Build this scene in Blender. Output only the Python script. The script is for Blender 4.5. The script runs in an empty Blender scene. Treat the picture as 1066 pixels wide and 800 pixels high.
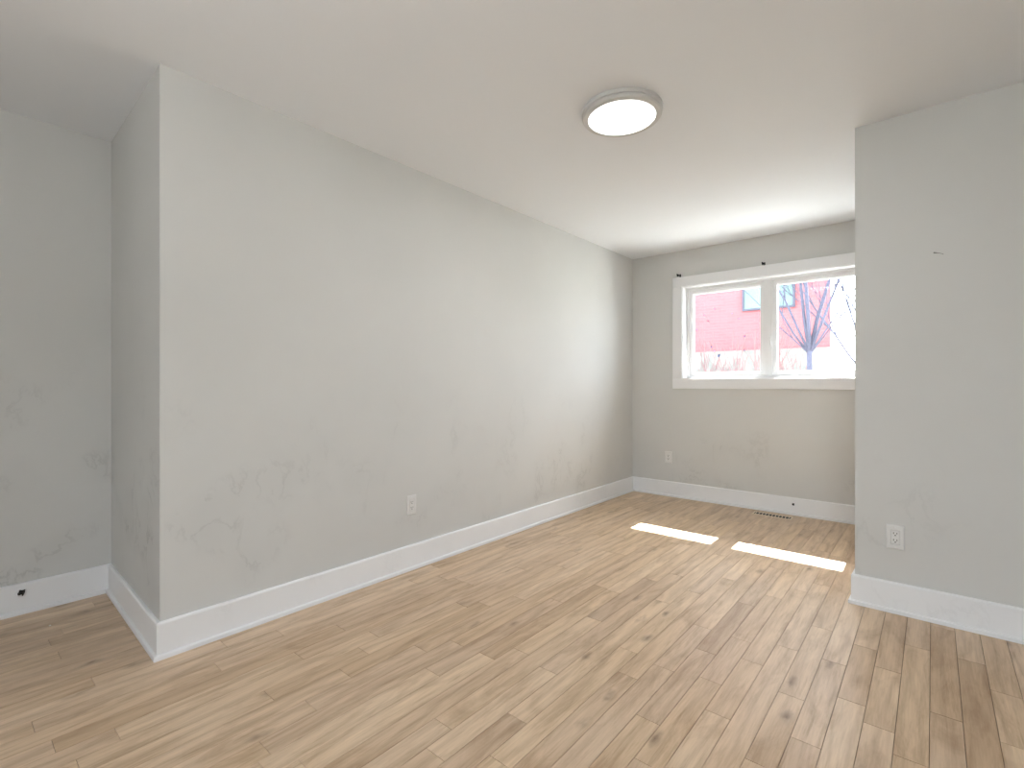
import bpy, bmesh, math, random
from mathutils import Vector, Matrix, noise

# ------------------------------------------------------------------ camera / world / light
SC = bpy.context.scene
COL = SC.collection
EYE = 1.115                       # eye height
CEIL = 2.42
YAW = math.atan2(438, 515)
FPX = 515.0
cam_data = bpy.data.cameras.new('camera')
cam_data.sensor_width = 36.0
cam_data.lens = FPX / 1066 * 36.0
cam_data.clip_start = 0.02
cam_data.clip_end = 500
cam = bpy.data.objects.new('camera', cam_data)
COL.objects.link(cam)
cam.location = (0, 0, EYE)
cam.rotation_euler = (math.pi / 2, 0, YAW)
SC.camera = cam

SC.view_settings.view_transform = 'Standard'
SC.view_settings.look = 'None'
SC.view_settings.gamma = 1
SC.view_settings.use_curve_mapping = False
SC.view_settings.exposure = 0.0

SUN_ELEV = math.radians(47.8)
SKY_STRENGTH = 2.1
SUN_ENERGY = 66.0
LAMP_WATTS = 8.5
REAR_FILL_WATTS = 3.0

world = bpy.data.worlds.new('sky_world')
SC.world = world
world.use_nodes = True
wn = world.node_tree
wn.nodes.clear()
wo = wn.nodes.new('ShaderNodeOutputWorld')
wb = wn.nodes.new('ShaderNodeBackground')
ws = wn.nodes.new('ShaderNodeTexSky')
ws.sky_type = 'NISHITA'
ws.sun_disc = False
ws.sun_elevation = SUN_ELEV
ws.sun_rotation = 0.0
ws.dust_density = 3.0
ws.air_density = 1.0
wm = wn.nodes.new('ShaderNodeMix')
wm.data_type = 'RGBA'
wm.inputs[0].default_value = 0.75
wm.inputs[7].default_value = (6.2, 6.5, 6.95, 1)      # thin bright overcast over the blue
wn.links.new(ws.outputs[0], wm.inputs[6])
wn.links.new(wm.outputs[2], wb.inputs[0])
wb.inputs[1].default_value = SKY_STRENGTH
wn.links.new(wb.outputs[0], wo.inputs[0])

sd = bpy.data.lights.new('sun', 'SUN')
sd.energy = SUN_ENERGY
sd.angle = math.radians(0.4)
sd.color = (1.0, 0.985, 0.965)
sun = bpy.data.objects.new('sun', sd)
COL.objects.link(sun)
# sun stands beyond the window (+Y), shining towards -Y
sdir = Vector((0.006, -math.cos(SUN_ELEV), -math.sin(SUN_ELEV)))
sun.rotation_euler = sdir.to_track_quat('-Z', 'Y').to_euler()
sun.location = (-1, 20, 20)

# added fill light aimed up at the ceiling, unseen behind the viewpoint
FILL_WATTS = 23.0
fd = bpy.data.lights.new('ceiling_fill', 'AREA'); fd.shape = 'DISK'; fd.size = .5; fd.energy = FILL_WATTS; fd.color = (.975, .99, 1)
up_fill = bpy.data.objects.new('ceiling_fill', fd); COL.objects.link(up_fill)
up_fill.location = (-0.6, -0.8, 1.35); up_fill.rotation_euler = (math.pi, 0, 0)

# ------------------------------------------------------------------ measured layout
CA, SA = math.cos(YAW), math.sin(YAW)
def floor_at(u, v):               # photo measurement -> point of the floor
    l = (u - 533) / FPX
    k = EYE * FPX / (v - 400.5)
    return ((l * CA - SA) * k, (l * SA + CA) * k)

XL = -2.395                       # long left wall
YB = 4.765                        # window wall
YR = 3.052                        # right wall stub facing the camera
XR = -0.302                       # its left edge
CORNER = (-2.395, 0.605)          # near corner of the left wall
ALC = (-3.375, 0.632)             # alcove inner corner
XA = -3.375

# ------------------------------------------------------------------ material helpers
def mat(name):
    m = bpy.data.materials.new(name)
    m.use_nodes = True
    nt = m.node_tree
    b = nt.nodes['Principled BSDF']
    return m, nt, b
def N(nt, t, **kw):
    n = nt.nodes.new(t)
    for k, v in kw.items():
        setattr(n, k, v)
    return n
def L(nt, a, b):
    nt.links.new(a, b)
def mathn(nt, op, a, b=None, clamp=False):
    n = N(nt, 'ShaderNodeMath', operation=op)
    n.use_clamp = clamp
    for i, x in enumerate((a, b)):
        if x is None: continue
        if isinstance(x, (int, float)): n.inputs[i].default_value = x
        else: L(nt, x, n.inputs[i])
    return n.outputs[0]
def ramp(nt, src, stops):
    n = N(nt, 'ShaderNodeValToRGB')
    els = n.color_ramp.elements
    while len(els) < len(stops): els.new(0.5)
    for e, (p, c) in zip(els, stops):
        e.position = p
        e.color = (c[0], c[1], c[2], 1) if not isinstance(c, (int, float)) else (c, c, c, 1)
    L(nt, src, n.inputs[0])
    return n.outputs[0]
def mixc(nt, fac, a, b, mode='MIX'):
    n = N(nt, 'ShaderNodeMix', data_type='RGBA', blend_type=mode)
    for i, x in ((0, fac), (6, a), (7, b)):
        if isinstance(x, (int, float)): n.inputs[i].default_value = x
        elif isinstance(x, tuple): n.inputs[i].default_value = (x[0], x[1], x[2], 1)
        else: L(nt, x, n.inputs[i])
    return n.outputs[2]
def simple(name, c, rough=0.5, metal=0.0, bump=0.0, bscale=200, spec=0.5, vary=0.0):
    m, nt, b = mat(name)
    b.inputs['Base Color'].default_value = (*c, 1)
    b.inputs['Roughness'].default_value = rough
    b.inputs['Metallic'].default_value = metal
    b.inputs['Specular IOR Level'].default_value = spec
    tc = N(nt, 'ShaderNodeTexCoord')
    nz = N(nt, 'ShaderNodeTexNoise')
    nz.inputs['Scale'].default_value = bscale
    nz.inputs['Detail'].default_value = 3
    L(nt, tc.outputs['Object'], nz.inputs['Vector'])
    if bump:
        bp = N(nt, 'ShaderNodeBump')
        bp.inputs['Strength'].default_value = bump
        bp.inputs['Distance'].default_value = 0.002
        L(nt, nz.outputs[0], bp.inputs['Height'])
        L(nt, bp.outputs[0], b.inputs['Normal'])
    if vary:
        col = ramp(nt, nz.outputs[0], [(0.3, tuple(x * (1 - vary) for x in c)), (0.7, tuple(min(1, x * (1 + vary)) for x in c))])
        L(nt, col, b.inputs['Base Color'])
    return m

def wall_paint(name, c, smudge=0.5, zmax=1.3, seed=0.0, zlow=0.15):
    """matt emulsion with faint roller mottling and scuff marks low on the wall"""
    m, nt, b = mat(name)
    tc = N(nt, 'ShaderNodeTexCoord')
    P = tc.outputs['Object']
    big = N(nt, 'ShaderNodeTexNoise'); big.inputs['Scale'].default_value = 1.6; big.inputs['Detail'].default_value = 4
    mp = N(nt, 'ShaderNodeMapping'); mp.inputs['Location'].default_value = (seed, seed * .7, seed * .3)
    L(nt, P, mp.inputs[0]); L(nt, mp.outputs[0], big.inputs['Vector'])
    base = ramp(nt, big.outputs[0], [(0.3, tuple(x * .972 for x in c)), (0.7, tuple(x * 1.02 for x in c))])
    # scuffs: ridged, warped streaks masked by patches and by height
    sc = N(nt, 'ShaderNodeTexNoise'); sc.inputs['Scale'].default_value = 6; sc.inputs['Detail'].default_value = 9; sc.inputs['Roughness'].default_value = .62; sc.inputs['Distortion'].default_value = .35
    mp2 = N(nt, 'ShaderNodeMapping'); mp2.inputs['Location'].default_value = (seed * 3.1, 2.0, seed); mp2.inputs['Scale'].default_value = (1.0, 1.0, 0.7)
    L(nt, P, mp2.inputs[0]); L(nt, mp2.outputs[0], sc.inputs['Vector'])
    rid = mathn(nt, 'ABSOLUTE', mathn(nt, 'SUBTRACT', sc.outputs[0], 0.5))
    streak = ramp(nt, rid, [(0.0, 1.0), (0.03, 0.0)])
    pt = N(nt, 'ShaderNodeTexNoise'); pt.inputs['Scale'].default_value = 3.2; pt.inputs['Detail'].default_value = 2
    mp3 = N(nt, 'ShaderNodeMapping'); mp3.inputs['Location'].default_value = (9 + seed, seed * 2, 1.0)
    L(nt, P, mp3.inputs[0]); L(nt, mp3.outputs[0], pt.inputs['Vector'])
    patch = ramp(nt, pt.outputs[0], [(0.54, 0.0), (0.68, 1.0)])
    cloud = ramp(nt, pt.outputs[0], [(0.5, 0.0), (0.8, 1.0)])
    sep = N(nt, 'ShaderNodeSeparateXYZ'); L(nt, P, sep.inputs[0])
    hm = N(nt, 'ShaderNodeMapRange'); hm.clamp = True
    hm.inputs[1].default_value = zmax; hm.inputs[2].default_value = zmax * .45; hm.inputs[3].default_value = 0; hm.inputs[4].default_value = 1
    L(nt, sep.outputs[2], hm.inputs[0])
    f = mathn(nt, 'MULTIPLY', mathn(nt, 'MULTIPLY', streak, patch), hm.outputs[0])
    f2 = mathn(nt, 'MULTIPLY', cloud, hm.outputs[0])
    tot = mathn(nt, 'ADD', mathn(nt, 'MULTIPLY', f, smudge * .36), mathn(nt, 'MULTIPLY', f2, smudge * .16), clamp=True)
    col = mixc(nt, tot, base, tuple(x * .42 for x in c))
    L(nt, col, b.inputs['Base Color'])
    b.inputs['Roughness'].default_value = 0.62
    b.inputs['Specular IOR Level'].default_value = 0.35
    fine = N(nt, 'ShaderNodeTexNoise'); fine.inputs['Scale'].default_value = 260; fine.inputs['Detail'].default_value = 2
    L(nt, P, fine.inputs['Vector'])
    bp = N(nt, 'ShaderNodeBump'); bp.inputs['Strength'].default_value = 0.12; bp.inputs['Distance'].default_value = 0.0005
    L(nt, fine.outputs[0], bp.inputs['Height']); L(nt, bp.outputs[0], b.inputs['Normal'])
    return m

PAINT = (0.655, 0.653, 0.638)
M_wall_l = wall_paint('wall_paint_left', PAINT, 0.55, 1.2, 2.3)
M_wall_b = wall_paint('wall_paint_back', PAINT, 0.5, 0.9, 7.7)
M_wall_a = wall_paint('wall_paint_alcove', PAINT, 1.0, 1.35, 4.1)
M_wall_r = wall_paint('wall_paint_right', PAINT, 0.3, 1.0, 12.9)
M_ceil = simple('ceiling_paint', (0.835, 0.85, 0.875), 0.75, bump=.1, bscale=180, spec=.25)
M_trim = simple('trim_gloss_paint', (0.86, 0.865, 0.88), 0.38, bump=.05, bscale=60)
M_shoe = simple('shoe_paint', (0.86, 0.865, 0.88), 0.38, vary=.01, bscale=3)
M_bbd = wall_paint('baseboard_paint', (0.88, 0.885, 0.90), 0.2, 0.4, 5.0)
M_bbd.node_tree.nodes['Principled BSDF'].inputs['Roughness'].default_value = 0.4
M_vinyl = simple('window_vinyl', (0.86, 0.86, 0.87), 0.32, bump=.03, bscale=80)
M_plate = simple('outlet_plastic', (0.76, 0.755, 0.745), 0.3, bump=.02, bscale=90)
M_slot = simple('slot_shadow', (0.03, 0.028, 0.025), 0.6, vary=.1)
M_black = simple('black_enamel', (0.012, 0.012, 0.013), 0.45, metal=.4, vary=.1)
M_rubber = simple('black_rubber', (0.015, 0.014, 0.013), 0.6, bump=.2, bscale=300)
M_lamp = simple('lamp_rim', (0.62, 0.615, 0.60), 0.35, bump=.02, bscale=60)
M_regist = simple('register_beige', (0.78, 0.66, 0.50), 0.42, bump=.05, bscale=200, vary=.05)
M_chip = simple('paint_chip_white', (0.85, 0.84, 0.80), 0.7, vary=.05)
M_scuff = simple('scratch_grey', (0.16, 0.155, 0.145), 0.8, vary=.1)
M_gap = simple('floor_gap', (0.17, 0.11, 0.07), 0.8, vary=.1)
M_speck = simple('blue_speck', (0.10, 0.13, 0.30), 0.8, vary=.1)

# glass: clear sheet with a weak mirror reflection
M_glass, nt, b = mat('window_glass')
nt.nodes.remove(b)
out = [n for n in nt.nodes if n.type == 'OUTPUT_MATERIAL'][0]
tr = N(nt, 'ShaderNodeBsdfTransparent'); tr.inputs[0].default_value = (0.95, 0.97, 0.965, 1)
gl = N(nt, 'ShaderNodeBsdfGlossy'); gl.inputs['Roughness'].default_value = 0.02
fr = N(nt, 'ShaderNodeFresnel'); fr.inputs[0].default_value = 1.1
mx = N(nt, 'ShaderNodeMixShader')
L(nt, fr.outputs[0], mx.inputs[0]); L(nt, tr.outputs[0], mx.inputs[1]); L(nt, gl.outputs[0], mx.inputs[2]); L(nt, mx.outputs[0], out.inputs[0])

# lamp diffuser
M_diff, nt, b = mat('lamp_diffuser')
b.inputs['Base Color'].default_value = (0.9, 0.9, 0.9, 1)
b.inputs['Emission Color'].default_value = (1.0, 0.985, 0.96, 1)
b.inputs['Emission Strength'].default_value = 3.0

# hardwood: colour per board from the mesh attributes 'tone' and 'seed'
M_wood, nt, b = mat('maple_floor')
tc = N(nt, 'ShaderNodeTexCoord')
P = tc.outputs['Object']
at_t = N(nt, 'ShaderNodeAttribute', attribute_name='tone')
at_s = N(nt, 'ShaderNodeAttribute', attribute_name='seed')
tone = at_t.outputs['Fac']; seed = at_s.outputs['Fac']
cmb = N(nt, 'ShaderNodeCombineXYZ')
L(nt, mathn(nt, 'MULTIPLY', seed, 37.0), cmb.inputs[0]); L(nt, mathn(nt, 'MULTIPLY', seed, 71.0), cmb.inputs[1]); L(nt, mathn(nt, 'MULTIPLY', seed, 53.0), cmb.inputs[2])
add = N(nt, 'ShaderNodeVectorMath', operation='ADD'); L(nt, P, add.inputs[0]); L(nt, cmb.outputs[0], add.inputs[1])
PP = add.outputs[0]
def stretched(scale, detail, dist=0.0, sy=0.12, rough=.55):
    mp = N(nt, 'ShaderNodeMapping'); mp.inputs['Scale'].default_value = (1, sy, 1); L(nt, PP, mp.inputs[0])
    n = N(nt, 'ShaderNodeTexNoise'); n.inputs['Scale'].default_value = scale; n.inputs['Detail'].default_value = detail
    n.inputs['Distortion'].default_value = dist; n.inputs['Roughness'].default_value = rough
    L(nt, mp.outputs[0], n.inputs['Vector']); return n.outputs[0]
g_fine = stretched(150, 5, 0, .05, .65)
g_mid = stretched(42, 7, .35, .075, .68)
g_big = stretched(9, 5, 1.2, .24, .6)
wv = N(nt, 'ShaderNodeTexWave', wave_type='BANDS', bands_direction='X'); wv.inputs['Scale'].default_value = 5; wv.inputs['Distortion'].default_value = 9
wv.inputs['Detail'].default_value = 3; wv.inputs['Detail Scale'].default_value = 1.3
mpw = N(nt, 'ShaderNodeMapping'); mpw.inputs['Scale'].default_value = (1, .22, 1); L(nt, PP, mpw.inputs[0]); L(nt, mpw.outputs[0], wv.inputs['Vector'])
base = ramp(nt, tone, [(0.0, (0.455, 0.31, 0.19)), (0.3, (0.61, 0.445, 0.29)), (0.62, (0.71, 0.54, 0.37)), (1.0, (0.81, 0.645, 0.465))])
hue = mathn(nt, 'FRACT', mathn(nt, 'MULTIPLY', seed, 13.37))
base = mixc(nt, mathn(nt, 'MULTIPLY', hue, .45), base, (0.67, 0.525, 0.41))
c1 = mixc(nt, 1.0, base, ramp(nt, g_mid, [(0.28, (0.74, 0.68, 0.60)), (0.45, (0.97, 0.96, 0.945)), (0.75, (1.05, 1.05, 1.05))]), 'MULTIPLY')
c2 = mixc(nt, 1.0, c1, ramp(nt, g_big, [(0.3, (0.76, 0.71, 0.65)), (0.52, (1.0, 1.0, 1.0)), (0.8, (1.07, 1.08, 1.09))]), 'MULTIPLY')
c3 = mixc(nt, 0.55, c2, ramp(nt, wv.outputs[0], [(0.0, (0.82, 0.78, 0.74)), (0.5, (1, 1, 1)), (1, (1.04, 1.04, 1.04))]), 'MULTIPLY')
c4 = mixc(nt, 0.8, c3, ramp(nt, g_fine, [(0.3, (0.86, 0.83, 0.79)), (0.62, (1.05, 1.05, 1.05))]), 'MULTIPLY')
# knots and mineral streaks
mpk = N(nt, 'ShaderNodeMapping'); mpk.inputs['Scale'].default_value = (1, .42, 1); L(nt, PP, mpk.inputs[0])
kd = N(nt, 'ShaderNodeTexNoise'); kd.inputs['Scale'].default_value = 30; kd.inputs['Detail'].default_value = 2; L(nt, mpk.outputs[0], kd.inputs['Vector'])
kw = N(nt, 'ShaderNodeMix', data_type='VECTOR'); kw.inputs[0].default_value = .03
L(nt, mpk.outputs[0], kw.inputs[4]); L(nt, kd.outputs['Color'], kw.inputs[5])
vo = N(nt, 'ShaderNodeTexVoronoi', voronoi_dimensions='2D'); vo.inputs['Scale'].default_value = 6.5; L(nt, kw.outputs[1], vo.inputs['Vector'])
kr = N(nt, 'ShaderNodeSeparateColor'); L(nt, vo.outputs['Color'], kr.inputs[0])
ksel = ramp(nt, kr.outputs[0], [(0.70, 0.0), (0.75, 1.0)])
kdark = mathn(nt, 'MULTIPLY', ramp(nt, vo.outputs['Distance'], [(0.0, 1.0), (0.05, .6), (0.15, 0.0)]), ksel)
kn = ramp(nt, kd.outputs[0], [(0.4, 0.25), (0.62, 1.0)])
kdark = mathn(nt, 'MULTIPLY', kdark, kn)
c5 = mixc(nt, mathn(nt, 'MULTIPLY', kdark, .9), c4, (0.20, 0.125, 0.075))
L(nt, c5, b.inputs['Base Color'])
b.inputs['Roughness'].default_value = 0.42
rr = ramp(nt, g_mid, [(0.2, 0.42), (0.8, 0.33)])
L(nt, rr, b.inputs['Roughness'])
b.inputs['Specular IOR Level'].default_value = 0.45
bp = N(nt, 'ShaderNodeBump'); bp.inputs['Strength'].default_value = 0.12; bp.inputs['Distance'].default_value = 0.0006
L(nt, g_fine, bp.inputs['Height']); L(nt, bp.outputs[0], b.inputs['Normal'])

# outside materials
def brick_mat(name, c1_, c2_, mortar, scale=1.0):
    m, nt, b = mat(name)
    tc = N(nt, 'ShaderNodeTexCoord')
    mp = N(nt, 'ShaderNodeMapping'); mp.inputs['Rotation'].default_value = (math.pi / 2, 0, 0)
    L(nt, tc.outputs['Object'], mp.inputs[0])
    sp = N(nt, 'ShaderNodeSeparateXYZ'); L(nt, tc.outputs['Object'], sp.inputs[0])
    cb = N(nt, 'ShaderNodeCombineXYZ'); L(nt, sp.outputs[0], cb.inputs[0]); L(nt, sp.outputs[2], cb.inputs[1])
    br = N(nt, 'ShaderNodeTexBrick'); L(nt, cb.outputs[0], br.inputs['Vector'])
    br.inputs['Color1'].default_value = (*c1_, 1); br.inputs['Color2'].default_value = (*c2_, 1); br.inputs['Mortar'].default_value = (*mortar, 1)
    br.inputs['Scale'].default_value = 1.0; br.inputs['Brick Width'].default_value = .22 * scale; br.inputs['Row Height'].default_value = .075 * scale
    br.inputs['Mortar Size'].default_value = .008
    L(nt, br.outputs[0], b.inputs['Base Color']); b.inputs['Roughness'].default_value = .9
    return m
M_brick = brick_mat('red_brick', (0.24, 0.072, 0.078), (0.22, 0.062, 0.068), (0.24, 0.085, 0.09))
M_stucco = simple('pale_stucco', (0.155, 0.16, 0.145), 0.9, bump=.3, bscale=5, vary=.2)
M_green = simple('green_pane', (0.075, 0.15, 0.125), 0.25, vary=.15, bscale=2)
M_frame_out = simple('outdoor_frame', (0.03, 0.03, 0.05), 0.5, vary=.05)
M_bark = simple('grey_bark', (0.05, 0.05, 0.075), 0.9, bump=.4, bscale=30, vary=.2)
M_shrub = simple('shrub_twigs', (0.15, 0.08, 0.08), 0.9, vary=.2, bscale=8)
M_ground = simple('dry_lawn', (0.40, 0.395, 0.37), 0.95, bump=.3, bscale=20, vary=.12)
M_roof = simple('roof_shingle', (0.12, 0.11, 0.11), 0.9, bump=.4, bscale=20, vary=.15)
M_soffit = simple('soffit_white', (0.75, 0.75, 0.74), 0.6, vary=.03, bscale=3)

# ------------------------------------------------------------------ mesh helpers
def box(bm, x0, x1, y0, y1, z0, z1, M=None):
    vs = [bm.verts.new((x, y, z)) for z in (z0, z1) for x, y in ((x0, y0), (x1, y0), (x1, y1), (x0, y1))]
    for f in ((3, 2, 1, 0), (4, 5, 6, 7), (0, 1, 5, 4), (1, 2, 6, 5), (2, 3, 7, 6), (3, 0, 4, 7)):
        bm.faces.new([vs[i] for i in f])
    if M is not None:
        for v in vs: v.co = M @ v.co
    return vs
def prism(bm, poly, z0, z1):
    a = [bm.verts.new((x, y, z0)) for x, y in poly]; b_ = [bm.verts.new((x, y, z1)) for x, y in poly]
    n = len(poly)
    bm.faces.new(a[::-1]); bm.faces.new(b_)
    for i in range(n): bm.faces.new((a[i], a[(i + 1) % n], b_[(i + 1) % n], b_[i]))
def tube(bm, pts, radii, seg=8, cap=True):
    rings = []
    pts = [Vector(p) for p in pts]
    for i, p in enumerate(pts):
        d = (pts[min(i + 1, len(pts) - 1)] - pts[max(i - 1, 0)]).normalized()
        up = Vector((0, 0, 1)) if abs(d.z) < .9 else Vector((1, 0, 0))
        s = d.cross(up).normalized(); t = s.cross(d).normalized()
        r = radii[i] if isinstance(radii, (list, tuple)) else radii
        rings.append([bm.verts.new(p + (s * math.cos(2 * math.pi * k / seg) + t * math.sin(2 * math.pi * k / seg)) * r) for k in range(seg)])
    for a, b_ in zip(rings, rings[1:]):
        for k in range(seg): bm.faces.new((a[k], a[(k + 1) % seg], b_[(k + 1) % seg], b_[k]))
    if cap:
        bm.faces.new(rings[0][::-1]); bm.faces.new(rings[-1])
def lathe(bm, prof, seg=96, M=None):
    """prof: list of (r, z) closed with caps where r==0"""
    rings = []
    for r, z in prof:
        if r == 0: rings.append([bm.verts.new((0, 0, z))])
        else: rings.append([bm.verts.new((r * math.cos(2 * math.pi * k / seg), r * math.sin(2 * math.pi * k / seg), z)) for k in range(seg)])
    for a, b_ in zip(rings, rings[1:]):
        for k in range(seg):
            k2 = (k + 1) % seg
            if len(a) == 1: bm.faces.new((a[0], b_[k2], b_[k]))
            elif len(b_) == 1: bm.faces.new((a[k], a[k2], b_[0]))
            else: bm.faces.new((a[k], a[k2], b_[k2], b_[k]))
    if M is not None: bmesh.ops.transform(bm, matrix=M, verts=bm.verts)
def link(name, bm, m, parent=None, bevel=0.0, smooth=False, segs=2):
    bmesh.ops.recalc_face_normals(bm, faces=bm.faces)
    me = bpy.data.meshes.new(name); bm.to_mesh(me); bm.free()
    if m: me.materials.append(m)
    o = bpy.data.objects.new(name, me); COL.objects.link(o)
    if parent: o.parent = parent
    if smooth:
        for p in me.polygons: p.use_smooth = True
    if bevel:
        md = o.modifiers.new('edge', 'BEVEL'); md.width = bevel; md.segments = segs; md.limit_method = 'ANGLE'
    return o
def struct(o): o['kind'] = 'structure'; return o
def empty(name, loc, label=None, cat=None, group=None, rz=0.0):
    o = bpy.data.objects.new(name, None); COL.objects.link(o); o.location = loc; o.rotation_euler = (0, 0, rz)
    o.empty_display_size = .05
    if label: o['label'] = label
    if cat: o['category'] = cat
    if group: o['group'] = group
    return o
def tag(o, label, cat, group=None):
    o['label'] = label; o['category'] = cat
    if group: o['group'] = group
    return o

# ------------------------------------------------------------------ room shell
T = 0.14
X_EAST, Y_REAR = 1.75, -2.3
def wall_poly(name, poly, m, z0=0.0, z1=CEIL):
    bm = bmesh.new(); prism(bm, poly, z0, z1); return struct(link(name, bm, m))
# long wall and return: one solid mass (closet core) split into its two faces
wall_poly('wall_left', [(XL, CORNER[1]), (XL, YB), (XL - .12, YB), (XL - .12, CORNER[1] + .12), (XL - .0001, CORNER[1] + .0001)], M_wall_l)
wall_poly('wall_left_return', [(CORNER[0] - .0005, CORNER[1]), (CORNER[0] - .121, CORNER[1] + .124), (ALC[0], ALC[1] + .12), ALC], M_wall_a)
wall_poly('wall_alcove', [(XA, ALC[1] + .12), (XA - T, ALC[1] + .12), (XA - T, Y_REAR), (XA, Y_REAR)], M_wall_a)
# window opening
WX0, WX1, WZ0, WZ1 = -1.868, -0.352, 1.160, 2.070
bm = bmesh.new()
YO = YB + .22
XE = -0.255                                   # right end of the window wall
for (x0, x1, z0, z1) in ((XL - .12, WX0, 0, CEIL), (WX1, 0.2, 0, CEIL), (WX0, WX1, 0, WZ0), (WX0, WX1, WZ1, CEIL)):
    box(bm, x0, x1, YB, YO, z0, z1)
struct(link('wall_back', bm, M_wall_b))
# right wall: wide face towards the camera, side face towards the window bay
wall_poly('wall_right', [(XR, YR), (X_EAST, YR), (X_EAST, YB), (XE, YB)], M_wall_r)
wall_poly('wall_east', [(X_EAST, YR), (X_EAST + T, YR), (X_EAST + T, Y_REAR - T), (X_EAST, Y_REAR - T)], M_wall_r)
DX0, DX1, DZ1 = 0.15, 1.15, 2.10
bm = bmesh.new()
for (x0, x1, z0, z1) in ((XA - T, DX0, 0, CEIL), (DX1, X_EAST, 0, CEIL), (DX0, DX1, DZ1, CEIL)): box(bm, x0, x1, Y_REAR - T, Y_REAR, z0, z1)
struct(link('wall_rear', bm, M_wall_r))
fill_door = struct(empty('fill_door_1', (0, 0, 0)))  # added glazed door, out of view, lets fill daylight in from behind
bm = bmesh.new()
for (x0, x1, z0, z1) in ((DX0, DX0 + .06, 0, DZ1), (DX1 - .06, DX1, 0, DZ1), (DX0 + .06, DX1 - .06, DZ1 - .06, DZ1), (DX0 + .06, DX1 - .06, 0, .04)): box(bm, x0, x1, Y_REAR - .12, Y_REAR - .02, z0, z1)
for xm in (): box(bm, xm - .04, xm + .04, Y_REAR - .10, Y_REAR - .04, .04, DZ1 - .06)
link('fill_door_frame', bm, M_vinyl, fill_door, .002)
for i, (x0, x1) in enumerate(((DX0 + .06, DX1 - .06),)):
    bm = bmesh.new(); box(bm, x0, x1, Y_REAR - .073, Y_REAR - .067, .04, DZ1 - .06); link('fill_door_glass', bm, M_glass, fill_door)
pd = bpy.data.lights.new('portal', 'AREA'); pd.shape = 'RECTANGLE'; pd.size = DX1 - DX0; pd.size_y = DZ1
pd.cycles.is_portal = True
po = bpy.data.objects.new('portal', pd); COL.objects.link(po); po.location = ((DX0 + DX1) / 2, Y_REAR - T - .02, DZ1 / 2)
po.rotation_euler = (math.radians(90), 0, 0)
bm = bmesh.new(); box(bm, XA - T, X_EAST + T, Y_REAR - T, YO, CEIL, CEIL + .18); struct(link('ceiling', bm, M_ceil))
# roof overhang above the window (it trims the sun down to two strips)
bm = bmesh.new(); box(bm, -6, 5, YO, 5.84, 2.60, 2.72); box(bm, -6, 5, 5.84, 5.875, 2.60, 2.80)
struct(link('trim_1', bm, M_soffit))

# ------------------------------------------------------------------ floor boards
W = 0.0838
X0 = -0.008
joint_px = []
def jp(ox, oy, s, pts): joint_px.extend([(ox + x / s, oy + y / s) for x, y in pts])
jp(780, 640, 3.727, [(148,132),(280,55),(160,318),(325,187),(210,497),(450,130),(540,218),(395,340),(500,440),(650,130),(625,570),(860,185),(765,400),(990,310),(1030,515),(20,190)])
jp(560, 640, 4.1, [(385,155),(535,230),(715,160),(735,285),(865,110),(910,200),(465,450),(790,440),(440,630),(925,635),(40,240),(700,55),(235,20)])
jp(340, 640, 4.1, [(395,145),(190,80),(555,125),(450,248),(685,180),(940,245),(75,250),(490,465),(455,595),(720,620),(820,450),(45,50)])
jp(140, 640, 4.1, [(350,222),(570,345),(555,570),(740,380),(700,178),(965,150),(890,45)])
jp(640, 540, 4.1, [(690,215),(665,335),(550,365),(870,475),(950,165),(250,240),(310,310)])
jp(420, 520, 4.1, [(240,450),(640,430),(825,370),(805,515),(215,615),(665,155),(150,295),(430,180),(495,425)])
jp(0, 640, 3.55, [(125,425),(437,450),(345,250),(185,110)])
tone_px = []
def tp(ox, oy, s, pts): tone_px.extend([(ox + x / s, oy + y / s, t) for x, y, t in pts])
tp(640, 540, 4.1, [(560,340,.22),(450,470,.12),(620,400,.3),(600,210,.6),(200,420,.7)])
tp(420, 520, 4.1, [(930,430,.1),(380,400,.28),(560,480,.35),(700,300,.75),(120,440,.3)])
tp(780, 640, 3.727, [(640,180,.3),(760,230,.22),(540,160,.4),(200,540,.3),(350,430,.75),(520,300,.7),(640,480,.6),(430,250,.35),(120,430,.6),(950,220,.4)])
tp(340, 640, 4.1, [(620,180,.3),(780,480,.28),(530,290,.75),(560,520,.8)])
tp(140, 640, 4.1, [(800,80,.25),(430,180,.4),(300,420,.65)])
rng = random.Random(11)
fx0, fx1, fy0, fy1 = XA - .02, X_EAST, Y_REAR, YB + .02
k0 = math.floor((fx0 - X0) / W); k1 = math.ceil((fx1 - X0) / W)
rows = {k: [] for k in range(k0, k1)}
for u, v in joint_px:
    x, y = floor_at(u, v)
    k = math.floor((x - X0) / W)
    if k in rows and all(abs(y - q) > .08 for q in rows[k]): rows[k].append(y)
marks = {}
for u, v, t in tone_px:
    x, y = floor_at(u, v); marks.setdefault(math.floor((x - X0) / W), []).append((y, t))
bm = bmesh.new()
lt = bm.faces.layers.float.new('tone'); ls = bm.faces.layers.float.new('seed')
G = 0.00045
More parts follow.
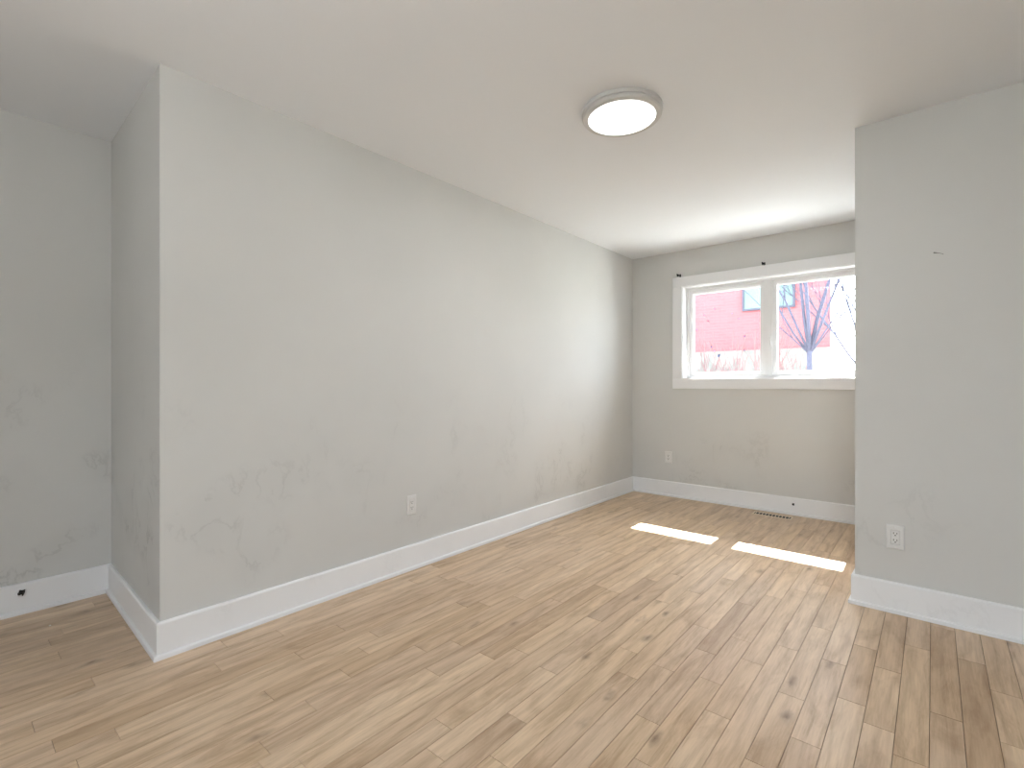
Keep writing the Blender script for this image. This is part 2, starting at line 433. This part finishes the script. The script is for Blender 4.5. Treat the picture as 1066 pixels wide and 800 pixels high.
for k in range(k0, k1):
    fixed = sorted(rows[k]); js = [fy0 - rng.uniform(0, .5)]
    allj = []
    pts = [js[0]] + fixed + [fy1 + rng.uniform(0.0, .4)]
    for a, b_ in zip(pts, pts[1:]):
        allj.append(a)
        gap = b_ - a
        n = max(1, round(gap / (rng.uniform(.8, 1.15) if k * W > -2.3 else rng.uniform(1.3, 1.9))))
        if gap < 1.15: n = 1
        ts = sorted((i + rng.uniform(-.25, .25)) / n for i in range(1, n))
        allj += [a + gap * t for t in ts]
    allj.append(pts[-1])
    xa, xb = X0 + k * W + G, X0 + (k + 1) * W - G
    xa = max(xa, fx0); xb = min(xb, fx1 + .02)
    for a, b_ in zip(allj, allj[1:]):
        a2, b2 = max(a, fy0), min(b_, fy1)
        if b2 - a2 < .01: continue
        t = min(1, max(0, rng.gauss(.56, .12)))
        for (y, tt) in marks.get(k, []):
            if a < y < b_: t = tt
        g2 = G * .7
        e = 0.0005
        lo = [bm.verts.new((x, y, -.004)) for x, y in ((xa, a2 + g2), (xb, a2 + g2), (xb, b2 - g2), (xa, b2 - g2))]
        hi = [bm.verts.new((x, y, 0)) for x, y in ((xa + e, a2 + g2 + e), (xb - e, a2 + g2 + e), (xb - e, b2 - g2 - e), (xa + e, b2 - g2 - e))]
        sd_ = rng.random()
        fs = [bm.faces.new(hi)] + [bm.faces.new((lo[i], lo[(i + 1) % 4], hi[(i + 1) % 4], hi[i])) for i in range(4)]
        for f in fs: f[lt] = t; f[ls] = sd_
me = bpy.data.meshes.new('floor')
bs = box(bm, fx0 - .1, fx1 + .1, fy0 - .1, fy1 + .1, -.12, -.0035)
bm.faces.ensure_lookup_table()
for f in bm.faces[-6:]: f.material_index = 1
bm.normal_update(); bm.to_mesh(me); bm.free()
me.materials.append(M_wood); me.materials.append(M_gap)
fl = bpy.data.objects.new('floor', me); COL.objects.link(fl); struct(fl)

# ------------------------------------------------------------------ baseboards (board + shoe moulding swept along a path)
BH, BT = 0.148, 0.015
def sweep(name, path, prof, m, parent=None, before=None, after=None):
    """path: list of xy with the room on the right-hand side of travel; prof: (offset into the room, z)"""
    P_ = [Vector(p) for p in path]
    bm = bmesh.new(); rings = []
    for i, p in enumerate(P_):
        d1 = (P_[i] - P_[i - 1]).normalized() if i else ((P_[0] - Vector(before)) if before else (P_[1] - P_[0])).normalized()
        d2 = (P_[i + 1] - P_[i]).normalized() if i < len(P_) - 1 else ((Vector(after) - P_[i]).normalized() if after else d1)
        n1 = Vector((d1.y, -d1.x)); n2 = Vector((d2.y, -d2.x))
        mm = n1 + n2; mm = mm / max(.3, mm.length_squared / 2)
        rings.append([bm.verts.new((p.x + mm.x * o, p.y + mm.y * o, z)) for o, z in prof])
    n = len(prof)
    for a, b_ in zip(rings, rings[1:]):
        for k in range(n): bm.faces.new((a[k], a[(k + 1) % n], b_[(k + 1) % n], b_[k]))
    bm.faces.new(rings[0]); bm.faces.new(rings[-1][::-1])
    return link(name, bm, m, parent)
PB = [(0, 0.002), (BT, 0.002), (BT, BH - .007), (BT - .002, BH - .003), (BT - .005, BH), (0, BH)]
PS = [(BT - .001, 0.0005), (BT + .011, 0.0005), (BT + .011, .0155), (BT + .009, .0185), (BT - .001, .0210)]
def baseboard(name, path, before=None, after=None):
    o = struct(sweep(name, path, PB, M_bbd, None, before, after))
    sweep('shoe_moulding', path, PS, M_shoe, o, before, after)
    return o
bb_left = baseboard('baseboard_left', [CORNER, (XL, YB)], ALC, (XE, YB))
bb_ret = baseboard('baseboard_left_return', [ALC, CORNER], (XA, Y_REAR), (XL, YB))
bb_alc = baseboard('baseboard_alcove', [(XA, Y_REAR), ALC], None, CORNER)
bb_back = baseboard('baseboard_back', [(XL, YB), (XE, YB)], CORNER, (XR, YR))
bb_right = baseboard('baseboard_right', [(XE, YB), (XR, YR), (X_EAST, YR)])
baseboard('baseboard_east', [(X_EAST, YR), (X_EAST, Y_REAR)])
baseboard('baseboard_rear', [(DX0, Y_REAR), (XA, Y_REAR)])

# ------------------------------------------------------------------ window
win = struct(empty('window_1', (0, 0, 0)))
CW, CT = 0.090, 0.018
def box_o(name, b6, m, parent, bevel=0.0):
    bm = bmesh.new(); box(bm, *b6); return link(name, bm, m, parent, bevel)
cx0, cx1 = WX0 + .006, WX1 - .006
# flat casing boards; side boards run between head and bottom boards
bm = bmesh.new()
box(bm, WX0 - CW, min(WX1 + CW, XE - .002), YB - CT, YB, WZ1 - .004, WZ1 + CW)
box(bm, WX0 - CW, min(WX1 + CW, XE - .002), YB - CT, YB, WZ0 - CW, WZ0 + .004)
box(bm, WX0 - CW, WX0 + .004, YB - CT, YB, WZ0 + .0045, WZ1 - .0045)
box(bm, WX1 - .004, min(WX1 + CW, XE - .002), YB - CT, YB, WZ0 + .0045, WZ1 - .0045)
link('casing', bm, M_trim, win, .002)
# jamb liner
YF = YB + .085                     # room-side face of the vinyl frame
bm = bmesh.new()
jt = .012
box(bm, WX0, WX0 + jt, YB - .004, YF, WZ0, WZ1); box(bm, WX1 - jt, WX1, YB - .004, YF, WZ0, WZ1)
box(bm, WX0 + jt, WX1 - jt, YB - .004, YF, WZ1 - jt, WZ1); box(bm, WX0 + jt, WX1 - jt, YB - .004, YF, WZ0, WZ0 + jt)
link('jamb', bm, M_trim, win, .001)
# vinyl frame with centre mullion
fx_0, fx_1, fz0, fz1 = WX0 + jt, WX1 - jt, WZ0 + jt, WZ1 - jt
XM = -1.122
def ring(bm, x0, x1, z0, z1, w, y0, y1):
    box(bm, x0, x0 + w, y0, y1, z0, z1); box(bm, x1 - w, x1, y0, y1, z0, z1)
    box(bm, x0 + w, x1 - w, y0, y1, z0, z0 + w); box(bm, x0 + w, x1 - w, y0, y1, z1 - w, z1)
bm = bmesh.new()
ring(bm, fx_0, fx_1, fz0, fz1, .022, YF, YF + .10)
box(bm, XM - .032, XM + .032, YF, YF + .10, fz0 + .022, fz1 - .022)
link('frame', bm, M_vinyl, win, .002)
for side, (x0, x1) in enumerate(((fx_0 + .022, XM - .032), (XM + .032, fx_1 - .022))):
    bm = bmesh.new(); w = .030
    ring(bm, x0 + .001, x1 - .001, fz0 + .023, fz1 - .023, w, YF + .016, YF + .075)
    # stepped glazing bead
    ring(bm, x0 + w, x1 - w, fz0 + .022 + w, fz1 - .022 - w, .008, YF + .028, YF + .062)
    sash = link('sash', bm, M_vinyl, win, .0015)
    gx0, gx1, gz0, gz1 = x0 + w + .004, x1 - w - .004, fz0 + .026 + w, fz1 - .026 - w
    gp = box_o('pane', (gx0, gx1, YF + .043, YF + .047, gz0, gz1), M_glass, sash)
    if side == 0:
        r3 = random.Random(5); bm = bmesh.new()  # small dark blue specks set just in front of the pane
        specks = [(.10, .56, .004), (.14, .50, .004), (.17, .245, .005), (.20, .205, .004), (.235, .155, .0065), (.245, .165, .006), (.03, .42, .005), (.20, .61, .004), (.36, .55, .003), (.47, .33, .005), (.47, .20, .004), (.42, .50, .003)]
        for sx, sz, sr in specks:
            n = 7; sr *= 1.8
            ctr = (gx0 + sx, YF + .0415, gz0 + sz)
            vs = [bm.verts.new((ctr[0] + sr * r3.uniform(.6, 1.2) * math.cos(2 * math.pi * i / n), ctr[1], ctr[2] + sr * r3.uniform(.6, 1.2) * math.sin(2 * math.pi * i / n))) for i in range(n)]
            f = bm.faces.new(vs)
            r_ = bmesh.ops.extrude_face_region(bm, geom=[f]); bmesh.ops.translate(bm, verts=[e for e in r_['geom'] if isinstance(e, bmesh.types.BMVert)], vec=(0, .001, 0))
        dd = link('pane_specks', bm, M_speck, gp); dd['kind'] = 'stuff'
# multipoint lock lever on the mullion
lk = empty('sash_lock', (0, 0, 0)); lk.parent = win
bm = bmesh.new(); lx = -1.095; lz = 1.485
box(bm, lx - .012, lx + .012, YF - .009, YF, lz - .055, lz + .055); o = link('lock_plate', bm, M_vinyl, lk, .003)
bm = bmesh.new(); tube(bm, [(lx, YF - .008, lz - .03), (lx, YF - .024, lz - .03), (lx, YF - .028, lz), (lx + .004, YF - .026, lz + .052)], [.006, .0065, .006, .004]); link('lock_lever', bm, M_vinyl, lk, smooth=True)
# crank operator on the bottom of the right sash
ck = empty('casement_crank', (0, 0, 0)); ck.parent = win
bm = bmesh.new(); cxk = -0.655; zk = WZ0 + jt
vs = box(bm, cxk - .075, cxk + .075, YF - .045, YF, zk, zk + .018)
for v in vs:
    if v.co.z > zk + .01: v.co.x = cxk + (v.co.x - cxk) * .72; v.co.y = YF if v.co.y > YF - .02 else YF - .030
link('operator_cover', bm, simple('operator_grey', (0.62, 0.61, 0.60), .4), ck, .003)
bm = bmesh.new(); tube(bm, [(cxk + .0, YF - .03, zk + .014), (cxk + .0, YF - .042, zk + .024), (cxk + .03, YF - .046, zk + .028), (cxk + .062, YF - .045, zk + .022)], [.007, .006, .0045, .004]); link('crank_handle', bm, M_vinyl, ck, smooth=True)
bm = bmesh.new(); tube(bm, [(cxk + .062, YF - .045, zk + .020), (cxk + .062, YF - .045, zk + .040)], [.005, .006]); link('crank_knob', bm, M_vinyl, ck, smooth=True)
# daylight portal in the window opening (guides sampling only)
pd = bpy.data.lights.new('portal', 'AREA'); pd.shape = 'RECTANGLE'; pd.size = WX1 - WX0; pd.size_y = WZ1 - WZ0
pd.cycles.is_portal = True
po = bpy.data.objects.new('portal', pd); COL.objects.link(po); po.location = ((WX0 + WX1) / 2, YO + .02, (WZ0 + WZ1) / 2)
po.rotation_euler = (math.radians(-90), 0, 0)

# ------------------------------------------------------------------ ceiling lamps
def lamp(x, y, watts, label, size=1.0):
    t = empty('ceiling_lamp', (x, y, CEIL), label, 'ceiling lamp')
    bm = bmesh.new(); lathe(bm, [(0, 0), (.187, 0), (.1885, -.003), (.1885, -.018), (.182, -.0205), (.182, -.0225), (.1845, -.025), (.1845, -.034), (.180, -.0385), (.163, -.0405), (.1575, -.0395), (.1575, -.030), (0, -.030)]); link('housing', bm, M_lamp, t, smooth=False)
    bm = bmesh.new(); lathe(bm, [(0, -.031), (.1570, -.031), (.1570, -.0385), (.153, -.0400), (.12, -.0412), (0, -.0420)]); link('diffuser', bm, M_diff, t, smooth=False)
    d = bpy.data.lights.new('lamp_light', 'AREA'); d.shape = 'DISK'; d.size = .30; d.energy = watts; d.color = (.985, .995, 1.0)
    o = bpy.data.objects.new('lamp_light', d); COL.objects.link(o); o.parent = t; o.location = (0, 0, -.046)
    for ob in t.children:
        if ob.type == 'MESH':
            for p in ob.data.polygons: p.use_smooth = True
            e = ob.modifiers.new('split', 'EDGE_SPLIT'); e.split_angle = math.radians(35)
    return t
lamp(-1.130, 2.136, LAMP_WATTS, 'round white flush ceiling lamp with glowing disc, in the middle of the ceiling')
lamp(-0.55, -1.05, REAR_FILL_WATTS, 'added round white fill lamp on the ceiling, unseen behind the viewpoint near the rear wall')  # extra lamp out of view, added to fill the room from behind

# ------------------------------------------------------------------ outlets (local frame: x right, y out of the wall towards -y, z up)
def outlet(loc, rz, label, w=.072, h=.118, slot_scale=1.0):
    t = empty('wall_outlet', loc, label, 'outlet', None, rz)
    # plate with a sloped rim
    bm = bmesh.new(); o1, o2, o3 = (w / 2, h / 2), (w / 2 - .005, h / 2 - .005), (.0178, .0348)
    levels = [(o1, 0), (o1, -.0035), (o2, -.0068), (o3, -.0068), (o3, -.0006)]
    rings = [[bm.verts.new((sx * a, y, sz * c)) for sx, sz in ((-1, -1), (1, -1), (1, 1), (-1, 1))] for (a, c), y in levels]
    for r1, r2 in zip(rings, rings[1:]):
        for k in range(4): bm.faces.new((r1[k], r1[(k + 1) % 4], r2[(k + 1) % 4], r2[k]))
    bm.faces.new(rings[0]); bm.faces.new(rings[-1])
    link('cover_plate', bm, M_plate, t, .0012)
    bm = bmesh.new(); box(bm, -.0162, .0162, -.0080, -.0035, -.0332, .0332); rec = link('receptacle', bm, M_plate, t, .0012)
    for zc in (.0165, -.0165):
        for sx, hh in ((-.0065, .0085), (.0065, .0070)):
            bm = bmesh.new(); box(bm, sx - .0014, sx + .0014, -.0084, -.0075, zc + .003 - hh / 2, zc + .003 + hh / 2); link('slot', bm, M_slot, rec)
        bm = bmesh.new()
        lathe(bm, [(0, .0004), (.0028, .0004), (.0028, -.0004), (0, -.0004)], 12, Matrix.Translation((0, -.0080, zc - .0072)) @ Matrix.Rotation(math.pi / 2, 4, 'X')); link('ground_hole', bm, M_slot, rec)
    for zc in (h / 2 - .010, -(h / 2 - .010)):
        bm = bmesh.new(); lathe(bm, [(0, .0005), (.0026, .0005), (.0026, -.0006), (.0018, -.001), (0, -.001)], 14, Matrix.Translation((0, -.0070, zc)) @ Matrix.Rotation(math.pi / 2, 4, 'X')); link('screw', bm, M_trim, t)
    return t
outlet((-0.139, YR, .368), 0, 'white power outlet on the near right wall above the baseboard')
outlet((XL, 1.878, .386), math.pi / 2, 'white power outlet on the long left wall, left of the window bay')
outlet((-2.005, YB, .385), 0, 'small distant white power outlet on the window wall near the left corner')

# ------------------------------------------------------------------ curtain brackets above the window
def bracket(x, z, label):
    t = empty('curtain_bracket', (x, YB, z), label, 'bracket', 'curtain brackets above the window')
    y0 = 0
    bm = bmesh.new(); box(bm, -.007, .007, -.004, y0, -.022, .022); link('mounting_plate', bm, M_black, t, .0015)
    bm = bmesh.new(); tube(bm, [(0, -.003, .006), (0, -.03, .004), (0, -.062, .0)], .0042); link('arm', bm, M_black, t, smooth=True)
    bm = bmesh.new(); pts = []
    for i in range(9):
        a = math.radians(-200 + i * 220 / 8); pts.append((0, -.066 + .014 * math.cos(a), .006 + .014 * math.sin(a)))
    tube(bm, pts, .0052); link('hook', bm, M_black, t, smooth=True)
    return t
bracket(-1.885, 2.170, 'black curtain rod bracket above the top left corner of the window casing')
bracket(-1.130, 2.165, 'black curtain rod bracket above the middle of the window casing')

# ------------------------------------------------------------------ floor register
rg = empty('floor_register', (-1.035, 4.615, 0), 'beige slotted floor vent in the boards below the window', 'floor vent', None, math.radians(-1.5))
RL, RW = .150, .052
bm = bmesh.new(); ring_ = [(-RL, -RW), (RL, -RW), (RL, RW), (-RL, RW)]
levels = [(0, .0004), (0, .002), (.005, .005), (.009, .005), (.011, .0015)]
rings = []
for ins, z in levels: rings.append([bm.verts.new((math.copysign(abs(x) - ins, x), math.copysign(abs(y) - ins, y), z)) for x, y in ring_])
for r1, r2 in zip(rings, rings[1:]):
    for k in range(4): bm.faces.new((r1[k], r1[(k + 1) % 4], r2[(k + 1) % 4], r2[k]))
bm.faces.new(rings[0][::-1]); link('rim', bm, M_regist, rg)
bm = bmesh.new(); box(bm, -RL + .011, RL - .011, -RW + .011, RW - .011, .0004, .0008); link('duct_opening', bm, M_slot, rg)
n = 11
for i in range(n):
    x = -RL + .011 + (2 * RL - .022) * (i + .5) / n
    bm = bmesh.new(); box(bm, -.0026, .0026, -RW + .010, RW - .010, -.001, .001, Matrix.Translation((x, 0, .0026)) @ Matrix.Rotation(.12, 4, 'Z') @ Matrix.Rotation(.5, 4, 'Y'))
    link('louver', bm, M_regist, rg)

# ------------------------------------------------------------------ cable holes in the baseboards, chip, scratch
def cable(loc, rz, label, r, seed_, messy):
    t = empty('cable_stub', loc, label, 'cable stub', None, rz)
    rr_ = random.Random(seed_)
    bm = bmesh.new(); lathe(bm, [(r * .7, 0.002), (r * 1.75, 0.0), (r * 1.7, -.0015), (r * 1.1, -.0022), (r * .75, -.001), (r * .7, .002)], 24, Matrix.Rotation(-math.pi / 2, 4, 'X')); link('grommet', bm, M_trim, t, smooth=True)
    bm = bmesh.new(); bmesh.ops.create_icosphere(bm, subdivisions=3, radius=r)
    for v in bm.verts:
        q = 1 + (messy * noise.noise(v.co / r * 1.3 + Vector((seed_, 0, 0))))
        v.co = Vector((v.co.x * q, v.co.y * .8, v.co.z * q))
    link('stub', bm, M_rubber, t, smooth=True)
    if messy:
        bm = bmesh.new(); tube(bm, [(0, 0, 0), (r * .6, -r * .8, r * .4), (r * 1.0, -r * 1.0, r * 1.0)], [r * .5, r * .35, r * .2]); tube(bm, [(0, 0, 0), (r * .5, -r * .9, -r * .7), (r * .3, -r * 1.0, -r * 1.2)], [r * .5, r * .35, r * .22]); link('frayed_end', bm, M_rubber, t, smooth=True)
    return t
cable((-0.903, YB - BT - .001, .093), 0, 'small black cable stub poking from the baseboard under the window', .0095, 3, 0.1)
cable((XA + BT + .001, .284, .107), math.pi / 2, 'frayed black cable stub poking from the alcove baseboard at far left', .0125, 9, .6)
bm = bmesh.new(); bmesh.ops.create_icosphere(bm, subdivisions=2, radius=.006)
for v in bm.verts: v.co = Vector((v.co.x * (1 + .4 * noise.noise(v.co * 300)), v.co.y * .7, v.co.z * .3 + .0018))
cx_, cy_ = floor_at(52, 652.5)
o = link('paint_chip', bm, M_chip, None, smooth=True); o.location = (cx_, cy_, 0); tag(o, 'tiny white paint chip lying on the dark floorboards in the alcove', 'paint chip')
bm = bmesh.new(); tube(bm, [(-.017, -.0006, .004), (-.006, -.0006, .001), (.008, -.0006, -.003), (.018, -.0006, -.009)], [.0035, .0018, .0009, .0012], 6)
wr = bpy.data.objects['wall_right']; o = link('scratch', bm, M_scuff, wr, smooth=True); o.location = (0.020, YR, 1.728)

# ------------------------------------------------------------------ outside
bm = bmesh.new(); box(bm, -60, 60, YO, 90, -1.3, -.35); box(bm, -60, 60, -60, Y_REAR - T, -.7, -.1); g = struct(link('ground', bm, M_ground))
# brick house across the yard
HX1, HY = -1.86, 13.0
kx = HY / 14.0
HX1 = -1.842 * kx - .02
house = empty('brick_house', (-7, HY, -.35), 'red brick house with pale lower storey seen through the window', 'house')
def hb(name, b6, m, parent, bevel=0):
    bm = bmesh.new(); box(bm, *b6); o = link(name, bm, m, parent, bevel)
    o.matrix_parent_inverse = Matrix.Translation((7, -HY, .35)) if parent is house else Matrix.Identity(4)
    return o
ZS = EYE + (1.98 - 1.115) * kx + .02
for nm, e, z0, z1, mm_ in (('upper_wall', 0, ZS, 6.2, M_brick), ('lower_wall', .05, -.35, ZS, M_stucco)):
    bm = bmesh.new(); prism(bm, [(-18, HY - e), (HX1 + e, HY - e), (HX1 - 1.3 + e, HY + 8), (-18, HY + 8)], z0, z1)
    o = link(nm, bm, mm_, house); o.matrix_parent_inverse = Matrix.Translation((7, -HY, .35))
bm = bmesh.new(); prism(bm, [(-18.4, HY - .3), (HX1 + .2, HY - .3), (HX1 - 1, HY + 8.3), (-18.4, HY + 8.3)], 6.2, 6.45)
o = link('roof', bm, M_roof, house); o.matrix_parent_inverse = Matrix.Translation((7, -HY, .35))
def hwin(x0, x1, z0, z1):
    fr_ = empty('house_window', (0, 0, 0)); fr_.parent = house; fr_.matrix_parent_inverse = Matrix.Translation((7, -HY, .35))
    bm = bmesh.new(); w = .05; ring(bm, x0, x1, z0, z1, w, HY - .05, HY - .001); link('window_frame', bm, M_frame_out, fr_)
    bm = bmesh.new(); box(bm, (x0 + x1) / 2 - .03, (x0 + x1) / 2 + .03, HY - .045, HY - .001, z0 + w, z1 - w); link('glazing_bar', bm, M_soffit, fr_)
    bm = bmesh.new(); box(bm, x0 + w, x1 - w, HY - .03, HY - .001, z0 + w, z1 - w); link('window_pane', bm, M_green, fr_)
def px_h(u, v, Y=HY):
    l = (u - 533) / FPX; k = Y / (l * SA + CA); return ((l * CA - SA) * k, EYE + (400.5 - v) / FPX * k)
wx0, wz = px_h(773, 325); wx1, _ = px_h(828, 323)
hwin(wx0, wx1, wz, wz + 1.5)
hwin(wx0 - 5.2, wx0 - 3.6, wz, wz + 1.5)
lx0, lz0 = px_h(773, 386); lx1, lz1 = px_h(792, 366)
fr_ = None

# trees and shrubs: grown from branching tubes
def grow(bm, p, d, length, r, depth, rg_, spread=.45, minr=.004, kids=3):
    pts = [p]; rad = [r]; n = 5; q = Vector(p); dd = Vector(d).normalized()
    for i in range(n):
        dd = (dd + Vector((rg_.uniform(-1, 1), rg_.uniform(-1, 1), rg_.uniform(-.4, .8))) * .13).normalized()
        q = q + dd * (length / n); pts.append(tuple(q)); rad.append(max(minr, r * (1 - .55 * (i + 1) / n)))
    tube(bm, pts, rad, 6 if depth > 1 else 4)
    if depth <= 0: return
    for k in range(kids):
        t = rg_.uniform(.35, 1.0); i = min(n, max(1, int(t * n)))
        nd = (dd + Vector((rg_.uniform(-1, 1), rg_.uniform(-1, 1) , rg_.uniform(-.2, .7))) * spread * 1.3).normalized()
        grow(bm, pts[i], nd, length * rg_.uniform(.55, .8), rad[i] * .65, depth - 1, rg_, spread, minr, kids)
def tree(name, base, label, cat, stems, seed_, m, z_split, group=None):
    t = empty(name, base, label, cat, group)
    rg_ = random.Random(seed_)
    bm = bmesh.new(); tube(bm, [(0, 0, -.05), (.01, 0, z_split * .5), (0, .01, z_split)], [stems[0][2] * 2.6, stems[0][2] * 2.3, stems[0][2] * 2.0], 10); link('trunk', bm, m, t, smooth=True)
    for (dx, dy, r, ln) in stems:
        bm = bmesh.new(); grow(bm, (0, 0, z_split - .05), (dx, dy, 1), ln, r, 3, rg_, .42, .005); link('branch', bm, m, t, smooth=True)
    return t
bx, bz = px_h(843, 366, 9.0)
tree('bare_tree', (bx, 9.0, -.35), 'bare leafless tree with fanning stems in front of the brick house', 'tree',
     [(-.34, .05, .022, 2.4), (-.14, .1, .03, 2.8), (.05, -.1, .034, 2.9), (.16, .1, .034, 2.9), (.30, .1, .025, 2.6), (.5, 0, .016, 2.2), (-.62, 0, .018, 2.0), (-1.0, 0, .014, 1.7), (.8, .1, .012, 1.6)], 3, M_bark, bz + .35)
bx, bz = px_h(925, 420, 11.0)
tree('bare_tree', (bx, 11.0, -.35), 'second bare tree with thin arching branches against the open sky', 'tree',
     [(-.65, 0, .026, 2.6), (-.35, .1, .024, 2.8), (.25, 0, .02, 2.8), (-.1, .2, .024, 2.4)], 21, M_bark, 1.2)
for i, (u, Y, s) in enumerate(((706, 11.6, 1.0), (744, 11.9, .9), (783, 11.3, 1.05), (824, 11.9, .9))):
    sx, _ = px_h(u, 380, Y)
    bm = bmesh.new(); rg_ = random.Random(40 + i)
    for k in range(7): grow(bm, (rg_.uniform(-.15, .15), rg_.uniform(-.1, .1), 0), (rg_.uniform(-.3, .3), rg_.uniform(-.2, .2), 1), 1.6 * s, .011, 2, rg_, .38, .005)
    o = link('bare_shrub', bm, M_shrub, None); o.location = (sx, Y, -.35)
    tag(o, 'leafless twiggy shrub along the brick house, ' + ('leftmost of the four', 'second from the left', 'below the green window', 'rightmost, behind the tree')[i], 'shrub', 'shrubs along the house')
